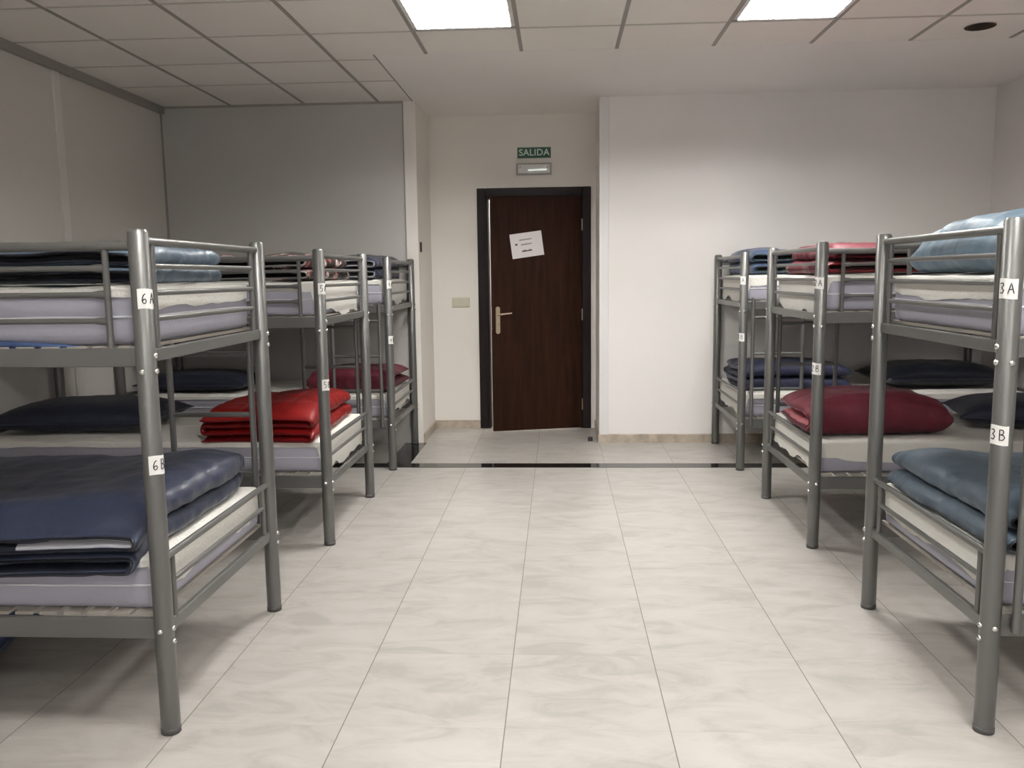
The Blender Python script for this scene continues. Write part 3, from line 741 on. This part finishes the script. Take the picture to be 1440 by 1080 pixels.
# --- left row
x, y = bxy('L', 1, .045, .40)
comforter('comforter', 'light steel blue comforter folded on the upper level of the nearest left bunk', x, y, ZU, 1.05, .66, 4, .030, 0, F_LBLUE, F_NAVYD, F_NAVYD, seed=1.3, hump=.5, noise_amp=.016)
x, y = bxy('L', 1, .035, .415)
comforter('comforter', 'large navy satin comforter with dark open edges, lower level of the nearest left bunk', x, y, ZL, 1.12, .88, 4, .039, 0, F_NAVY, F_NAVYD, F_NAVYD, seed=2.1, hump=.55, droop=.055, edge_t=.5, lining=F_WHITE)
x, y = bxy('L', 2, .045, .45)
comforter('comforter', 'dark floral print comforter folded on the upper level of the middle left bunk', x, y, ZU, .95, .78, 4, .034, 0, F_PRINT, F_BLACK, F_GREYW, seed=3.7, hump=.4)
x, y = bxy('L', 2, .035, .43)
comforter('comforter', 'bright red satin comforter folded on the lower level of the middle left bunk', x, y, ZL, .66, .82, 4, .041, 0, F_RED, F_REDD, F_REDD, seed=4.4, hump=.7, droop=.02)
x, y = bxy('L', 3, .07, .45)
comforter('comforter', 'dark navy comforter with pale piping on the upper level of the farthest left bunk', x, y, ZU, .80, .80, 4, .040, 0, fabric('slate_navy_satin', (44, 50, 70), .4), F_NAVYD, F_GREYW, seed=5.2, hump=.5)
x, y = bxy('L', 3, .33, .10)
comforter('comforter', 'burgundy comforter rolled on the lower level of the farthest left bunk', x, y, ZL, .70, .62, 2, .080, -90, F_BURG, F_BURG, F_BURG, seed=6.2, hump=.3)
# --- right row
x, y = bxy('R', 1, .050, .46)
comforter('comforter', 'puffy light blue comforter bulging above the end rail, upper level of the nearest right bunk', x, y, ZU, .95, .80, 2, .066, 180, fabric('pale_blue_satin', (90, 110, 126), .52), F_NAVYD, F_NAVYD, seed=7.1, hump=.5, puff=.035, wrinkle=1.5)
x, y = bxy('R', 1, .005, .44)
comforter('comforter', 'slate blue satin comforter bulging over the end of the lower level, nearest right bunk', x, y, ZL, .95, .86, 4, .036, 180, F_SLATE, F_BLACK, F_NAVYD, seed=8.6, hump=.7, noise_amp=.016)
x, y = bxy('R', 2, .045, .45)
comforter('comforter', 'shiny burgundy comforter with dark lining on the upper level of the middle right bunk', x, y, ZU, .90, .78, 4, .036, 180, F_BURGS, fabric('dark_maroon_satin', (52, 10, 18), .25), F_REDD, seed=9.4, hump=.5)
x, y = bxy('R', 2, .36, .09)
comforter('comforter', 'long burgundy comforter with a pink inner fold, lower level of the middle right bunk', x, y, ZL, .68, .72, 2, .086, -90, F_BURG, F_PINK, F_BURG, seed=10.9, hump=.35, puff=.02)
x, y = bxy('R', 3, .045, .45)
comforter('comforter', 'blue and dark green comforter on the upper level of the farthest right bunk', x, y, ZU, .85, .78, 4, .042, 180, fabric('dusty_blue_satin', (68, 84, 112), .4), F_TEAL, F_TEAL, seed=11.5, hump=.5)
x, y = bxy('R', 3, .40, .10)
comforter('comforter', 'royal blue comforter folded on the lower level of the farthest right bunk', x, y, ZL, .70, .74, 4, .046, -90, F_ROYAL, F_NAVY2, F_NAVY2, seed=12.3, hump=.5)

# ------------------------------------------------------------------ pillows
def pillow(label, cx, cy_, z, a, b, h, rotdeg, m, seed=0., name='pillow', cat='pillow', group='navy pillows on the lower bunks', tilt=0.):
    q = MB(); n = 36; vs = []; rot = math.radians(rotdeg)
    def pt(u, v, sd):
        k = max(0, (1-abs(u)**3.2))*max(0, (1-abs(v)**3.0)); hh = h*k**.52
        x = a*u*(1-.07*(1-abs(v)**2)*abs(u)**3); y = b*v*(1-.09*(1-abs(u)**2)*abs(v)**3)
        wr = .006*noise.noise(Vector((u*3+seed, v*3, sd)))+.003*noise.noise(Vector((u*9, v*9+seed, sd)))
        zc = h*.42
        zz = zc+(hh*.62+wr*k)*1 if sd > 0 else max(.002, zc-(hh*.42))
        zz += tilt*u
        return Vector((cx+x*cos(rot)-y*sin(rot), cy_+x*sin(rot)+y*cos(rot), z+zz))
    for sd in (1, -1):
        for i in range(n+1):
            for j in range(n+1): vs.append(pt(2*i/n-1, 2*j/n-1, sd))
    M_ = n+1; B = M_*M_
    fs = [(i*M_+j, (i+1)*M_+j, (i+1)*M_+j+1, i*M_+j+1) for i in range(n) for j in range(n)]+[(B+i*M_+j, B+i*M_+j+1, B+(i+1)*M_+j+1, B+(i+1)*M_+j) for i in range(n) for j in range(n)]
    q.add(vs, fs); o = q.build(name, m); tag(o, label, cat, group)
    bm_ = bmesh.new(); bm_.from_mesh(o.data); bmesh.ops.remove_doubles(bm_, verts=bm_.verts, dist=.0005); bmesh.ops.recalc_face_normals(bm_, faces=bm_.faces); bm_.to_mesh(o.data); bm_.free()
    q = MB(); rim = [(-1+2*i/24, -1) for i in range(24)]+[(1, -1+2*i/24) for i in range(24)]+[(1-2*i/24, 1) for i in range(24)]+[(-1, 1-2*i/24) for i in range(25)]
    q.tube([pt(u, v, 1) for u, v in rim], .004, 6, cap=False); q.build('seam_piping', F_NAVY, o)
    return o
x, y = bxy('L', 2, 1.46, .44); pillow('plump navy pillow at the wall end of the middle left bunk, lower level', x, y, ZL, .46, .30, .16, 4, F_NAVY2, 1.)
x, y = bxy('L', 3, 1.50, .36); pillow('navy pillow at the wall end of the farthest left bunk, lower level', x, y, ZL, .42, .26, .14, -3, F_NAVY2, 2.)
x, y = bxy('L', 1, 1.35, .62); pillow('dark navy pillow barely in view, lower level of the nearest left bunk', x, y, ZL, .36, .22, .10, 4, F_NAVYD, 3.)
x, y = bxy('R', 2, 1.30, .46); pillow('navy pillow with a pale seam, lower level of the middle right bunk', x, y, ZL, .42, .27, .15, -14, F_NAVY2, 4.)
x, y = bxy('R', 3, 1.45, .42); pillow('wide dark navy pillow, lower level of the farthest right bunk', x, y, ZL, .44, .30, .17, 2, F_NAVYD, 5.)
# things at the nearest left bunk
o = pillow('crumpled blue quilted bundle on the floor under the nearest left bunk', -2.25, .22, .003, .50, .28, .21, 12, F_BLUE2, 6., name='quilt_bundle', cat='bundle', group=None)
q = MB(); vs = []; n = 30
for i in range(n+1):
    lx = .20+1.6*i/n; h = .034*(1-exp(-(lx-.20)/.30))+.001; 
    for dy, dz in ((.014, 0), (.030, 0), (.030, h), (.022, h+.003), (.014, h-.001)):
        vs.append((XLB-lx, YBED['L', 1]+dy, 1.1725+dz*1.0+.001*sin(i*1.3)*(dz > 0)))
q.add(vs, [(5*i+k, 5*i+(k+1) % 5, 5*i+5+(k+1) % 5, 5*i+5+k) for i in range(n) for k in range(5)]+[(4, 3, 2, 1, 0), tuple(5*n+k for k in range(5))])
o = q.build('blue_sheet', F_BLUE2); tag(o, 'blue sheet edge tucked between upper mattress and side rail of the nearest left bunk', 'sheet')
